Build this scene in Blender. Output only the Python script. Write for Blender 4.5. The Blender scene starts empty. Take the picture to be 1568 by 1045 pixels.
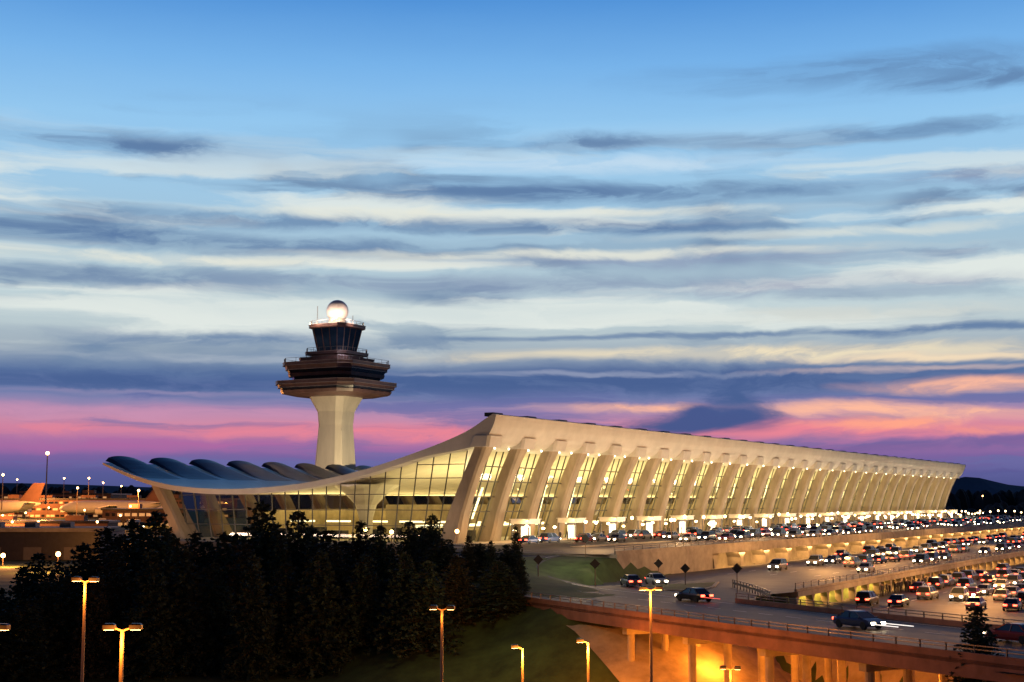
import bpy, math, random
from mathutils import Vector, Matrix, noise as mnoise
random.seed(7)
scene=bpy.context.scene
col=scene.collection
R=random.random
def U(a,b): return a+(b-a)*R()
def lin(r,g,b):
    f=lambda c:(c/12.92 if c<=0.04045 else ((c+0.055)/1.055)**2.4)
    return (f(r/255),f(g/255),f(b/255),1)

# ------------------------------------------------------------ materials
def mat(name,rgb,rough=0.7,var=0.25,scale=0.6,bump=0.0,metal=0.0,emis=None,estr=0,stretch=None,sample=True):
    m=bpy.data.materials.new(name); m.use_nodes=True
    nt=m.node_tree; b=nt.nodes['Principled BSDF']
    b.inputs['Roughness'].default_value=rough; b.inputs['Metallic'].default_value=metal
    tc=nt.nodes.new('ShaderNodeTexCoord'); n=nt.nodes.new('ShaderNodeTexNoise')
    n.inputs['Scale'].default_value=scale; n.inputs['Detail'].default_value=4; n.inputs['Roughness'].default_value=0.65
    mp=nt.nodes.new('ShaderNodeMapping')
    if stretch: mp.inputs['Scale'].default_value=stretch
    nt.links.new(tc.outputs['Object'],mp.inputs['Vector']); nt.links.new(mp.outputs[0],n.inputs['Vector'])
    r=nt.nodes.new('ShaderNodeValToRGB')
    r.color_ramp.elements[0].position=0.3; r.color_ramp.elements[1].position=0.7
    r.color_ramp.elements[0].color=tuple(c*(1-var) for c in rgb)+(1,)
    r.color_ramp.elements[1].color=tuple(min(1,c*(1+var)) for c in rgb)+(1,)
    nt.links.new(n.outputs['Fac'],r.inputs['Fac']); nt.links.new(r.outputs['Color'],b.inputs['Base Color'])
    if bump:
        bp=nt.nodes.new('ShaderNodeBump'); bp.inputs['Strength'].default_value=bump
        nt.links.new(n.outputs['Fac'],bp.inputs['Height']); nt.links.new(bp.outputs['Normal'],b.inputs['Normal'])
    if emis:
        b.inputs['Emission Color'].default_value=tuple(emis)+(1,)
        b.inputs['Emission Strength'].default_value=estr
    if not sample:
        m.cycles.emission_sampling='NONE'
    return m
M={}
M['roofc']=mat('roof_concrete',(0.60,0.56,0.50),0.6,0.10,0.25)
M['roofd']=mat('roof_membrane',(0.22,0.29,0.38),0.35,0.2,0.4)
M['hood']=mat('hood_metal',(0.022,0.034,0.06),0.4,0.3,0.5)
M['colc']=mat('column_concrete',(0.36,0.29,0.205),0.75,0.22,0.5,stretch=(1,1,.3))
M['conc']=mat('concrete',(0.35,0.31,0.26),0.8,0.3,0.5)
M['fascia']=mat('bridge_concrete',(0.20,0.10,0.08),0.8,0.3,0.5)
M['asph']=mat('asphalt',(0.055,0.052,0.052),0.68,0.4,0.3)
M['paint']=mat('road_paint',(0.7,0.7,0.66),0.6,0.1,2)
M['grass']=mat('grass_ground',(0.05,0.085,0.022),0.95,0.5,0.35,0.4)
M['rail']=mat('rail_metal',(0.14,0.13,0.13),0.45,0.1,1,metal=0.3)
M['mull']=mat('mullion_metal',(0.10,0.095,0.08),0.4,0.1,1)
M['floor']=mat('terminal_floor',(0.45,0.41,0.33),0.4,0.1,1)
M['inner']=mat('interior_wall',(0.42,0.35,0.22),0.7,0.35,0.25)
M['white']=mat('white_panel',(0.75,0.73,0.66),0.5,0.05,1)
M['dark']=mat('dark_panel',(0.035,0.03,0.035),0.4,0.3,1)
M['twr']=mat('tower_cladding',(0.12,0.065,0.057),0.4,0.35,0.5)
M['twrd']=mat('tower_dark_band',(0.02,0.02,0.03),0.2,0.3,0.5)
M['twrl']=mat('tower_trim',(0.28,0.21,0.20),0.4,0.1,0.5)
M['twrg']=mat('tower_glass',(0.02,0.045,0.09),0.08,0.2,0.5)
M['twrc']=mat('tower_shaft_concrete',(0.52,0.47,0.39),0.7,0.15,0.3,stretch=(1,1,.2))
M['radome']=mat('radome',(0.85,0.83,0.84),0.3,0.03,0.5)
M['bark']=mat('bark',(0.05,0.04,0.03),0.9,0.3,2)
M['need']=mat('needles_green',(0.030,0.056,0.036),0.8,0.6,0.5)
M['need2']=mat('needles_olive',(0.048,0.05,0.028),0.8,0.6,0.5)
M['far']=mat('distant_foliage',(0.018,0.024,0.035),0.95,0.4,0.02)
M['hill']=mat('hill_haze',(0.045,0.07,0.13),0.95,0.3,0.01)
M['pole']=mat('pole_metal',(0.32,0.22,0.15),0.5,0.1,1)
M['sign']=mat('sign_back',(0.03,0.03,0.03),0.5,0.2,1)
M['tyre']=mat('tyre',(0.02,0.02,0.02),0.8,0.1,1)
M['cglass']=mat('car_glass',(0.02,0.025,0.03),0.08,0.1,1)
M['head']=mat('headlight',(1,1,1),0.5,0,1,emis=(1,0.80,0.48),estr=30,sample=False)
M['tail']=mat('taillight',(0.5,0,0),0.5,0,1,emis=(1,0.055,0.025),estr=14,sample=False)
M['trw']=mat('light_trail_white',(1,1,1),0.5,0,1,emis=(1,0.9,0.8),estr=1.3,sample=False)
M['trr']=mat('light_trail_red',(.5,0,0),0.5,0,1,emis=(1,0.12,0.08),estr=1.3,sample=False)
M['lens']=mat('lamp_lens',(1,.8,.5),0.5,0,1,emis=(1,0.50,0.15),estr=22,sample=False)
M['lensw']=mat('lamp_lens_white',(1,.9,.7),0.5,0,1,emis=(1,0.84,0.55),estr=8,sample=False)
M['curb']=mat('curb_lamp_globe',(1,.9,.7),0.5,0,1,emis=(1,0.66,0.30),estr=16,sample=False)
M['winl']=mat('lit_window',(0.8,.5,.3),0.4,0.3,0.3,emis=(1,0.48,0.17),estr=.5,sample=False)
M['strip']=mat('fluorescent_strip',(0.9,.9,.8),0.4,0,1,emis=(1,0.90,0.60),estr=2.4,sample=False)
M['bldg']=mat('far_building_wall',(0.22,0.11,0.08),0.8,0.3,0.1)
M['cloth']=mat('clothes',(0.04,0.04,0.06),0.9,0.4,2)
M['skin']=mat('skin',(0.45,0.28,0.2),0.6,0.1,2)
g=bpy.data.materials.new('facade_glass'); g.use_nodes=True; nt=g.node_tree; nt.nodes.clear()
o=nt.nodes.new('ShaderNodeOutputMaterial'); mx=nt.nodes.new('ShaderNodeMixShader'); t=nt.nodes.new('ShaderNodeBsdfTransparent'); gl=nt.nodes.new('ShaderNodeBsdfGlossy'); fr=nt.nodes.new('ShaderNodeFresnel')
t.inputs[0].default_value=(0.92,0.9,0.72,1); gl.inputs['Roughness'].default_value=0.02
nt.links.new(fr.outputs[0],mx.inputs[0]); nt.links.new(t.outputs[0],mx.inputs[1]); nt.links.new(gl.outputs[0],mx.inputs[2]); nt.links.new(mx.outputs[0],o.inputs[0])
M['glass']=g

# ------------------------------------------------------------ mesh builder
class MB:
    def __init__(s): s.v=[];s.f=[];s.m=[];s.mats=[]
    def mi(s,k):
        if k not in s.mats: s.mats.append(k)
        return s.mats.index(k)
    def face(s,pts,k):
        i=len(s.v); s.v+= [tuple(p) for p in pts]; s.f.append(tuple(range(i,i+len(pts)))); s.m.append(s.mi(k))
    def loft(s,rings,k,cap=True):
        n=len(rings[0]); i0=len(s.v)
        for r in rings: s.v+=[tuple(p) for p in r]
        mi=s.mi(k)
        for a in range(len(rings)-1):
            for j in range(n):
                j2=(j+1)%n
                s.f.append((i0+a*n+j,i0+a*n+j2,i0+(a+1)*n+j2,i0+(a+1)*n+j)); s.m.append(mi)
        if cap:
            s.f.append(tuple(i0+j for j in range(n))[::-1]); s.m.append(mi)
            b=i0+(len(rings)-1)*n
            s.f.append(tuple(b+j for j in range(n))); s.m.append(mi)
    def box(s,c,sz,k,ang=0):
        ca,sa=math.cos(ang),math.sin(ang)
        def P(x,y,z): return (c[0]+x*ca-y*sa,c[1]+x*sa+y*ca,c[2]+z)
        hx,hy,hz=sz[0]/2,sz[1]/2,sz[2]/2
        s.loft([[P(-hx,-hy,z),P(hx,-hy,z),P(hx,hy,z),P(-hx,hy,z)] for z in(-hz,hz)],k)
    def bar(s,a,b,w,k,h=None,n=4):
        a=Vector(a);b=Vector(b);d=(b-a)
        if d.length<1e-6:return
        d.normalize(); up=Vector((0,0,1)) if abs(d.z)<0.95 else Vector((1,0,0))
        x=d.cross(up).normalized(); y=x.cross(d).normalized(); h=h or w
        if n==4: cs=[(-.5,-.5),(.5,-.5),(.5,.5),(-.5,.5)]
        else: cs=[(.5*math.cos(2*math.pi*i/n),.5*math.sin(2*math.pi*i/n)) for i in range(n)]
        s.loft([[p+x*cx*w+y*cy*h for cx,cy in cs] for p in(a,b)],k)
    def cone(s,a,b,r1,r2,k,n=8):
        a=Vector(a);b=Vector(b);d=(b-a).normalized(); up=Vector((0,0,1)) if abs(d.z)<0.95 else Vector((1,0,0))
        x=d.cross(up).normalized(); y=x.cross(d).normalized()
        s.loft([[p+x*r*math.cos(6.28319*i/n)+y*r*math.sin(6.28319*i/n) for i in range(n)] for p,r in((a,r1),(b,r2))],k)
    def sphere(s,c,r,k,n=16,m=10):
        s.loft([[ (c[0]+r*math.sin(math.pi*a/m)*math.cos(2*math.pi*j/n),c[1]+r*math.sin(math.pi*a/m)*math.sin(2*math.pi*j/n),c[2]-r*math.cos(math.pi*a/m)) for j in range(n)] for a in [0.05]+list(range(1,m))+[m-0.05]],k)
    def mesh(s,name,smooth=False):
        me=bpy.data.meshes.new(name); me.from_pydata(s.v,[],s.f)
        for k in s.mats: me.materials.append(M[k] if isinstance(k,str) else k)
        me.polygons.foreach_set('material_index',s.m)
        if smooth: me.polygons.foreach_set('use_smooth',[True]*len(s.f))
        me.update(); return me
    def obj(s,name,parent=None,smooth=False):
        ob=bpy.data.objects.new(name,s.mesh(name,smooth)); col.objects.link(ob)
        if parent: ob.parent=parent
        return ob
def empty(name,loc=(0,0,0)):
    e=bpy.data.objects.new(name,None); e.location=loc; col.objects.link(e); return e
def inst(name,me,loc,rz=0,sc=1,par=None):
    ob=bpy.data.objects.new(name,me); ob.location=loc; ob.rotation_euler=(0,0,rz)
    ob.scale=(sc,sc,sc) if not isinstance(sc,tuple) else sc
    col.objects.link(ob)
    if par: ob.parent=par
    return ob

TH=math.radians(29.4); SN,CS=math.sin(TH),math.cos(TH)
def S(s,o,z): return (-10.6+SN*s+CS*o, 244+CS*s-SN*o, z)
def SO(x,y):
    dx,dy=x+10.6,y-244
    return (SN*dx+CS*dy, CS*dx-SN*dy)
AU=math.pi/2-TH
def sbox(mb,s0,s1,o0,o1,z0,z1,k):
    mb.loft([[S(s0,o0,z),S(s0,o1,z),S(s1,o1,z),S(s1,o0,z)] for z in(z0,z1)],k)

# ------------------------------------------------------------ lights
def area(name,loc,dirv,xax,sx,sy,power,colr):
    d=bpy.data.lights.new(name,'AREA'); d.shape='RECTANGLE'; d.size=sx; d.size_y=sy; d.energy=power; d.color=colr
    ob=bpy.data.objects.new(name,d); col.objects.link(ob)
    z=-Vector(dirv).normalized(); x=Vector(xax).normalized(); y=z.cross(x).normalized(); x=y.cross(z)
    m=Matrix((x,y,z)).transposed().to_4x4(); m.translation=Vector(loc); ob.matrix_world=m
    return ob
def point(loc,power,colr,rad=0.3,name='lamp_light'):
    d=bpy.data.lights.new(name,'POINT'); d.energy=power; d.color=colr; d.shadow_soft_size=rad
    ob=bpy.data.objects.new(name,d); ob.location=loc; col.objects.link(ob); return ob
def spot(loc,target,power,colr,ang,name='flood_light'):
    d=bpy.data.lights.new(name,'SPOT'); d.energy=power; d.color=colr; d.spot_size=math.radians(ang); d.spot_blend=0.6; d.shadow_soft_size=0.5
    ob=bpy.data.objects.new(name,d); ob.location=loc; col.objects.link(ob)
    ob.rotation_euler=(Vector(target)-Vector(loc)).to_track_quat('-Z','Y').to_euler(); return ob
uvec=(SN,CS,0); nvec=(CS,-SN,0)
SOD=(1,0.30,0.03)

# ------------------------------------------------------------ roads / terrain
C=[(5,206.5,7.0),(-3,195,6.5),(-5.5,181,5.4),(0,168,4.3),(9,156,3.7),(17,141,3.6),(24.5,126,3.6),(33,110,3.6),(43,93,3.6),(60,68,3.6)]
def cat(P,n=8):
    out=[]
    for i in range(len(P)-1):
        p0=P[max(i-1,0)];p1=P[i];p2=P[i+1];p3=P[min(i+2,len(P)-1)]
        for k in range(n):
            t=k/n
            out.append(tuple(0.5*((2*b)+(-a+c)*t+(2*a-5*b+4*c-d)*t*t+(-a+3*b-3*c+d)*t**3) for a,b,c,d in zip(p0,p1,p2,p3)))
    out.append(P[-1]); return out
CL=cat(C)
SP0,SP1=34,64
def sm(a,b,x):
    t=min(1,max(0,(x-a)/(b-a))); return t*t*(3-2*t)
JUNC=[(6,170),(12,186),S(-25,47,0)[:2],S(0,47,0)[:2],S(0,74,0)[:2],S(-43,74,0)[:2],(26.5,161),(24.5,154),(20,156)]
def inpoly(x,y,P):
    c=False;j=len(P)-1
    for i in range(len(P)):
        xi,yi=P[i];xj,yj=P[j]
        if (yi>y)!=(yj>y) and x<(xj-xi)*(y-yi)/(yj-yi)+xi: c=not c
        j=i
    return c
def H(x,y):
    gg=0.87*(x-17)+0.5*(y-141)
    k=max(sm(165,186,y), sm(8,12.5,gg))
    h=-4+5.2*k
    s,o_=SO(x,y)
    if o_>77 and gg>10 and s>-60: h=min(h,1.0)
    if y>380: h+=6*sm(380,600,y)*sm(-90,-130,o_) if o_>-130 else 6*sm(380,600,y)
    if -20<x<75 and 60<y<225:
        for i,(cx,cy,cz) in enumerate(CL):
            if SP0<i<SP1: continue
            d=math.hypot(x-cx,y-cy)
            if d<40: h=max(h,cz-0.3-max(0,d-9.6)*((.6 if i>28 else .42) if i<50 else .8))
        if inpoly(x,y,JUNC) : h=max(h,3.35)
        elif 0<x<24 and 168<y<214: h=max(h,3.3+3.3*sm(170,194,y)*(1-sm(13,26,x)))
    return h
fx=[-9000,-5000,-2500,-1300,-700,-420,-300,-220,-160,-120]+[-90+2*i for i in range(91)]+[100,120,160,220,300,420,700,1300,2500,5000,9000]
fy=[-600,-200,-60,0,30,60,80]+[90+2*i for i in range(76)]+[245,255,270,290,320,350,380,420,460,500,550,600,700,900,1300,2000,4000,8000,14000]
tm=MB()
for j,y in enumerate(fy):
    for i,x in enumerate(fx):
        h=H(x,y)
        if abs(x)<95 and 85<y<245 and 0.87*(x-17)+0.5*(y-141)<6: h+=0.12*mnoise.noise(Vector((x*.2,y*.2,0)))
        tm.v.append((x,y,h))
nx=len(fx)
for j in range(len(fy)-1):
    for i in range(nx-1):
        tm.f.append((j*nx+i,j*nx+i+1,(j+1)*nx+i+1,(j+1)*nx+i)); tm.m.append(0)
tm.mats=['grass']; tm.obj('ground',smooth=True)

def frame(pts,i):
    n=len(pts);a=pts[max(i-1,0)];b=pts[min(i+1,n-1)]; d=Vector((b[0]-a[0],b[1]-a[1],0)).normalized()
    return Vector(pts[i]),Vector((-d.y,d.x,0)),d
def strip(mb,pts,off0,off1,dz,k):
    for i in range(len(pts)-1):
        p,a,_=frame(pts,i);q,b,_=frame(pts,i+1); z=Vector((0,0,dz))
        mb.face([p+a*off0+z,q+b*off0+z,q+b*off1+z,p+a*off1+z],k)
def sweep(mb,pts,prof,k,i0=0,i1=None):
    i1=len(pts) if i1 is None else i1
    rings=[]
    for i in range(i0,i1):
        p,a,d=frame(pts,i)
        rings.append([p+a*ox+Vector((0,0,oz)) for ox,oz in prof])
    mb.loft(rings,k)
mb=MB()
strip(mb,CL,-9,9,0.0,'asph')
road=mb.obj('ramp_road')
mb=MB()
for of in(-8.3,8.0): strip(mb,CL,of-.08,of+.08,0.006,'paint')
for i in range(0,len(CL)-1,2):
    for of in(-2.7,2.8):
        p,a,d=frame(CL,i)
        q=p+d*2.2
        z=Vector((0,0,0.008))
        mb.face([p+a*(of-.07)+z,q+a*(of-.07)+z,q+a*(of+.07)+z,p+a*(of+.07)+z],'paint')
mb.obj('lane_markings')
br=empty('road_bridge')
mb=MB()
sweep(mb,CL,[(-9.4,-1.2),(-9.4,-.02),(9.4,-.02),(9.4,-1.2),(8.6,-1.35),(-8.6,-1.35)],'fascia',SP0-2,SP1+3)
mb.obj('deck',br)
mb=MB()
for of in(-9.4,9.15):
    i0,i1=(24,len(CL)) if of<0 else (38,len(CL))
    sweep(mb,CL,[(of,-.3),(of,.45),(of+.28,.45),(of+.28,-.3)],'fascia',i0,i1)
    for i in range(i0,i1-1):
        p,a,d=frame(CL,i);q,b,_=frame(CL,i+1)
        for z in(.7,.95):
            mb.bar(p+a*(of+.14)+Vector((0,0,z)),q+b*(of+.14)+Vector((0,0,z)),.07,'rail')
        mb.bar(p+a*(of+.14)+Vector((0,0,.4)),p+a*(of+.14)+Vector((0,0,.98)),.1,'rail')
mb.obj('parapet_rail',br)
mb=MB()
for i in (41,46,51,56,61):
    p,a,d=frame(CL,i)
    for of in(-7.5,-3.7,0,3.7,7.5):
        q=p+a*of
        mb.cone((q.x,q.y,-4.6),(q.x,q.y,1.9),.36,.36,'conc',10)
    mb.bar(p-a*8.2+Vector((0,0,-1.7)),p+a*8.6+Vector((0,0,-1.7)),.8,'conc',.6)
mb.obj('piers',br)
mb=MB()
up=[(-10,60,-3.85),(2,95,-3.85),(14,120,-3.85),(20,133,-3.85),(24.2,140,-3.85)]
strip(mb,cat(up,6),-4.5,4.5,0.0,'asph'); mb.obj('underpass_road')
mb=MB(); gr=[]
for i in range(SP0+1,SP1+1):
    p,a,d=frame(CL,i); row=[]
    for k in range(17):
        of=-10+1.6*k; x,y=p.x+a.x*of,p.y+a.y*of; row.append((x,y,min(H(x,y)+.22,2.0)))
    gr.append(row)
for r0,r1 in zip(gr[:-1],gr[1:]):
    for k in range(16): mb.face([r0[k],r0[k+1],r1[k+1],r1[k]],'conc')
mb.obj('slope_paving')

tp=empty('elevated_departures_roadway')
mb=MB()
pod=[S(-12,-66,0),S(-12,6,0),S(-33,18,0),S(-35,32,0),S(-33,47,0),S(2,47,0),S(2,40,0),S(480,40,0),S(480,-66,0)]
mb.loft([[(p[0],p[1],z) for p in pod] for z in(0.5,6.0)],'conc')
pod2=[S(-12,-66,0),S(-12,6,0),S(-33,18,0),S(-35,32,0),S(-33,47,0),S(480,47,0),S(480,-66,0)]
mb.loft([[(p[0],p[1],z) for p in pod2] for z in(6.003,6.98)],'conc')
mb.obj('podium',tp)
mb=MB()
s=6
while s<470:
    for (z0,w0,z1,w1) in((3.5,1.0,4.9,1.3),(4.9,1.3,6.0,3.6)):
        mb.loft([[S(s-w/2,45.9,z),S(s+w/2,45.9,z),S(s+w/2,43.5,z),S(s-w/2,43.5,z)] for z,w in((z0,w0),(z1,w1))],'conc')
    s+=12.2
mb.obj('piers',tp)
mb=MB(); mb.face([S(-34,19,6.99),S(-34,46,6.99),S(470,46,6.99),S(470,11,6.99),S(-12,11,6.99)],'asph')
mb.obj('road_surface',tp)
mb=MB()
for o_ in(18,25,32,39):
    s=0
    while s<300: 
        mb.face([S(s,o_-.08,6.996),S(s+3,o_-.08,6.996),S(s+3,o_+.08,6.996),S(s,o_+.08,6.996)],'paint'); s+=9
mb.face([S(-10,45.2,6.996),S(400,45.2,6.996),S(400,45.4,6.996),S(-10,45.4,6.996)],'paint')
mb.obj('lane_lines',tp)
def railing(mb,s0,s1,o_,z,step=3,solid=.45):
    sbox(mb,s0,s1,o_-.15,o_+.15,z,z+solid,'conc')
    for h in(.75,1.0): mb.bar(S(s0,o_,z+h),S(s1,o_,z+h),.07,'rail')
    s=s0
    while s<=s1: mb.bar(S(s,o_,z),S(s,o_,z+1.02),.09,'rail'); s+=step
mb=MB(); railing(mb,-33,470,46.7,6.98); mb.obj('railing',tp)
mb=MB(); sbox(mb,-8,440,27.2,29.2,6.985,7.13,'conc'); sbox(mb,-12,420,2,10.9,6.985,7.12,'conc'); mb.obj('kerb_island',tp)

tm_=empty('arrivals_roadway')
mb=MB()
mp_=[(6,170,0),(12,186,0),S(-25,46.9,0),S(470,46.9,0),S(470,76,0),S(-45,76,0),(27.5,161,0),(25.5,150,0),(15,147,0)]
mb.face([(p[0],p[1],3.57) for p in mp_],'asph')
sbox(mb,-45,470,68,76,2.95,3.56,'conc')
sbox(mb,-46,470,62,68,0.4,3.555,'conc')
sbox(mb,-30,470,47,61.99,0.6,3.55,'conc')
s=-44
while s<465:
    for (z0,w0,z1,w1) in((0.8,.55,2.3,.55),(2.3,.55,2.95,1.4)):
        mb.loft([[S(s-w/2,75.6,z),S(s+w/2,75.6,z),S(s+w/2,74.7,z),S(s-w/2,74.7,z)] for z,w in((z0,w0),(z1,w1))],'conc')
    s+=6.1
railing(mb,-45,470,75.7,3.56,3,.3)
mb.obj('deck',tm_)
mb=MB()
for o_ in(54,60.5,67):
    s=-10
    while s<260:
        mb.face([S(s,o_-.08,3.578),S(s+3,o_-.08,3.578),S(s+3,o_+.08,3.578),S(s,o_+.08,3.578)],'paint'); s+=9
mb.obj('lane_lines',tm_)
# splitter island between ramp and arrivals lanes, with guard rail
mb=MB()
isl=[(15,176,3.57),(19,180,3.57),(27,186,3.57),(25,176,3.57),(22,168,3.57),(17,170,3.57)]
mb.loft([[(x,y,z) for x,y,_ in isl] for z in(3.572,3.72)],'conc')
mb.face([(x*.9+2.08,y*.9+17.6,3.725) for x,y,_ in isl],'grass')
mb.obj('traffic_island')
mb=MB()
gp_=cat([(27.2,176,3.57),(27.6,168,3.57),(27.8,160,3.57),(27.5,152,3.57)],5)
for a,b in zip(gp_[:-1],gp_[1:]):
    for h,wd in((.55,.3),(.95,.07)): mb.bar((a[0],a[1],a[2]+h),(b[0],b[1],b[2]+h),.07,'rail',wd)
    mb.bar(a,(a[0],a[1],a[2]+.95),.1,'rail')
mb.obj('guard_rail')
mb=MB(); LP=[S(-46,76.4,0),(29.5,158,0),(34.5,137,0),(45,119.5,0),(55,103,0),(95,80,0),(400,380,0),S(500,140,0),S(500,76.4,0)]
LP+= [S(500,67,0),S(-46,67,0)]
mb.face([(p[0],p[1],1.26) for p in LP],'asph')
for k in range(5):
    s=-20
    while s<220:
        o_=83+k*6.5
        x,y,_=S(s,o_,0)
        if 0.87*(x-17)+0.5*(y-141)>15: mb.face([S(s,o_-.08,1.268),S(s+3,o_-.08,1.268),S(s+3,o_+.08,1.268),S(s,o_+.08,1.268)],'paint')
        s+=9
mb.obj('lower_road')

# ------------------------------------------------------------ terminal
T=empty('airport_terminal')
top=[(9.1,28.8),(8.5,28.95),(7.2,28.3),(2.7,25.9),(-5.3,23.2),(-17.7,19.9),(-30,17.7),(-41.4,16.7),(-52,16.5),(-62,17.1),(-69.5,18.3),(-76,19.9),(-82.3,21.9)]
bot=[(8.9,28.0),(8.2,26.4),(6.3,24.0),(1.5,22.9),(-5.3,21.9),(-17.7,18.9),(-30,16.7),(-41.4,15.7),(-52,15.5),(-62,16.1),(-69.5,17.4),(-76,19.2),(-82.3,21.5)]
tp_=cat(top,5); bt_=cat(bot,5)
def rb(o_):
    for a,b in zip(bt_[:-1],bt_[1:]):
        if b[0]<=o_<=a[0]: return b[1]+(a[1]-b[1])*(o_-b[0])/(a[0]-b[0]+1e-9)
    return 22
mb=MB(); s0,s1=0,376; n=len(tp_)
SS=[s0+(s1-s0)*i/31 for i in range(32)]
for i in range(n-1):
    for a,b in zip(SS[:-1],SS[1:]):
        mb.face([S(a,*tp_[i]),S(b,*tp_[i]),S(b,*tp_[i+1]),S(a,*tp_[i+1])],'roofc' if i<9 else 'roofd')
        mb.face([S(a,*bt_[i]),S(a,*bt_[i+1]),S(b,*bt_[i+1]),S(b,*bt_[i])],'roofc')
    for s in(s0,s1): mb.face([S(s,*tp_[i]),S(s,*tp_[i+1]),S(s,*bt_[i+1]),S(s,*bt_[i])],'roofc')
for i in(0,n-1): mb.face([S(s0,*tp_[i]),S(s1,*tp_[i]),S(s1,*bt_[i]),S(s0,*bt_[i])],'roofc')
mb.obj('roof',T)
mb=MB()
def ring(s,oi,oo,hw,z):
    c=min(.45,hw*.3)
    return [S(s-hw+c,oi,z),S(s-hw,oi+c,z),S(s-hw,oo-c,z),S(s-hw+c,oo,z),S(s+hw-c,oo,z),S(s+hw,oo-c,z),S(s+hw,oi+c,z),S(s+hw-c,oi,z)]
ks=[2.2+12.2*i for i in range(31)]
for s in ks:
    mb.loft([ring(s,*r) for r in((-3.0,.9,1.9,6.9),(-2.2,1.4,1.6,9),(-1.2,2.0,1.4,12),(.5,3.3,1.25,16),(2.4,4.9,1.3,20),(3.9,6.3,1.6,22.8),(5.0,7.3,1.9,24.9))],'colc')
    mb.loft([ring(s,-64,-60.5,1.6,6.9),ring(s,-66.5,-64,1.3,12),ring(s,-70.3,-67.8,1.6,17.7)],'colc')
mb.obj('columns',T)
mb=MB()
for s in ks:
    mb.loft([ring(s,3.5,7.55,2.4,23.4),ring(s,4.6,8.0,2.5,25.3)],'roofc')
    mb.loft([[S(s-1.6,8.2,z),S(s+1.6,8.2,z),S(s+1.6,6.4,z),S(s-1.6,6.4,z)] for z in(28.6,29.25)],'dark')
mb.obj('edge_caps',T)
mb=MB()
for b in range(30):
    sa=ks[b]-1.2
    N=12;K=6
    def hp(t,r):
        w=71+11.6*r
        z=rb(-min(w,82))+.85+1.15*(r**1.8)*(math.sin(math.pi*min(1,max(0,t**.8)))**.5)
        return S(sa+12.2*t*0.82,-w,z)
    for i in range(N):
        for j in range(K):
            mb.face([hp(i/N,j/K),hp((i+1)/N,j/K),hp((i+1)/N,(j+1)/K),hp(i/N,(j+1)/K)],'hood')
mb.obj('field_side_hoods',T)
mb=MB()
def gp(s,t): return S(s,-1.6+5.3*t,7.0+15.9*t)
for a,b in zip(ks[:-1],ks[1:]): mb.face([gp(a,0),gp(b,0),gp(b,1),gp(a,1)],'glass')
for a,b in zip(ks[:-1],ks[1:]): mb.face([S(a,-63,7),S(b,-63,7),S(b,-68,17.2),S(a,-68,17.2)],'glass')
def ew(t):
    ob,ot=-1.6-60.4*t,3.4-71.4*t
    for k in range(60):
        f=k/59*1.6; oo=ob+(ot-ob)*f*0.625; z=7+16.0*f
        if z>=rb(oo)-0.02: return ob,oo,z
    return ob,ot,22
def ewp(t,z):
    ob,oo,zt=ew(t); f=(z-7)/(zt-7); return ob+(oo-ob)*f
NV=20
for i in range(NV):
    a=ew(i/NV);b=ew((i+1)/NV)
    mb.face([S(3.2,a[0],7),S(3.2,b[0],7),S(3.2,b[1],b[2]),S(3.2,a[1],a[2])],'glass')
mb.obj('glazing',T)
mb=MB()
for a,b in zip(ks[:-1],ks[1:]):
    for k in range(1,5):
        s=a+(b-a)*k/5; mb.bar(gp(s,0),gp(s,1),.13,'mull',.22)
for k in range(1,6):
    p=gp(ks[0],k/6);q=gp(ks[-1],k/6); mb.bar(p,q,.2,'mull',.18)
for i in range(NV+1):
    a=ew(i/NV); mb.bar(S(3.1,a[0],7),S(3.1,a[1],a[2]),.16,'mull',.22)
for z in(9.8,12.6,15.4,18.2,20.6):
    for i in range(NV):
        t0,t1=i/NV,(i+1)/NV
        if ew(t0)[2]>z and ew(t1)[2]>z: mb.bar(S(3.1,ewp(t0,z),z),S(3.1,ewp(t1,z),z),.14,'mull')
mb.obj('mullions',T)
mb=MB()
sbox(mb,3.4,374,-62,-2,6.985,7.03,'floor')
sbox(mb,30,372,-34,-31,7.03,13.5,'inner')
sbox(mb,20,372,-60,-57,7.03,12.5,'inner')
for k in range(26):
    s=12+k*14; sbox(mb,s,s+9,-18,-15,7.03,9.3,'inner'); sbox(mb,s,s+9,-14.99,-14.7,9.3,9.8,'strip')
for k in range(6): sbox(mb,26,26.4,-55+k*9,-49+k*9,10,10.35,'strip')
for k in range(8): sbox(mb,14+k%3,16+k%3,-58+k*7,-54+k*7,7.03,8.6+.3*(k%3),'dark')
mb.loft([[S(9+math.cos(a)*r,-24+math.sin(a)*r,z) for a in [i*.5236 for i in range(12)]] for z,r in((7,1.2),(11,1.3),(13.5,2.0),(15.6,4.0),(17.2,6.5))],'white')
mb.obj('interior',T)
mb=MB()
for s in ks[:-1]:
    for ds,o_ in((3,-2.5),(6.1,-3.5),(9.2,-2.5)):
        if R()<.85: mb.bar(S(s+ds,o_,11+U(-1.5,1.5)),S(s+ds,o_+2.2,17.5+U(-1,1.5)),.6,'strip',.12)
    for ds in(3.5,8.5):
        c=S(s+ds,5.5,23.35); mb.sphere(c,.17,'lensw',8,5)
mb.obj('light_fixtures',T)
def LBX(mb,x0,x1,y0,y1,z0,z1,kk): mb.loft([[(x0,y0,z),(x1,y0,z),(x1,y1,z),(x0,y1,z)] for z in(z0,z1)],kk)
mb=MB()
LBX(mb,-2.1,2.1,-1.9,1.9,3.0,3.75,'white'); LBX(mb,-2.3,2.3,-2.1,2.1,3.753,3.9,'white')
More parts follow.
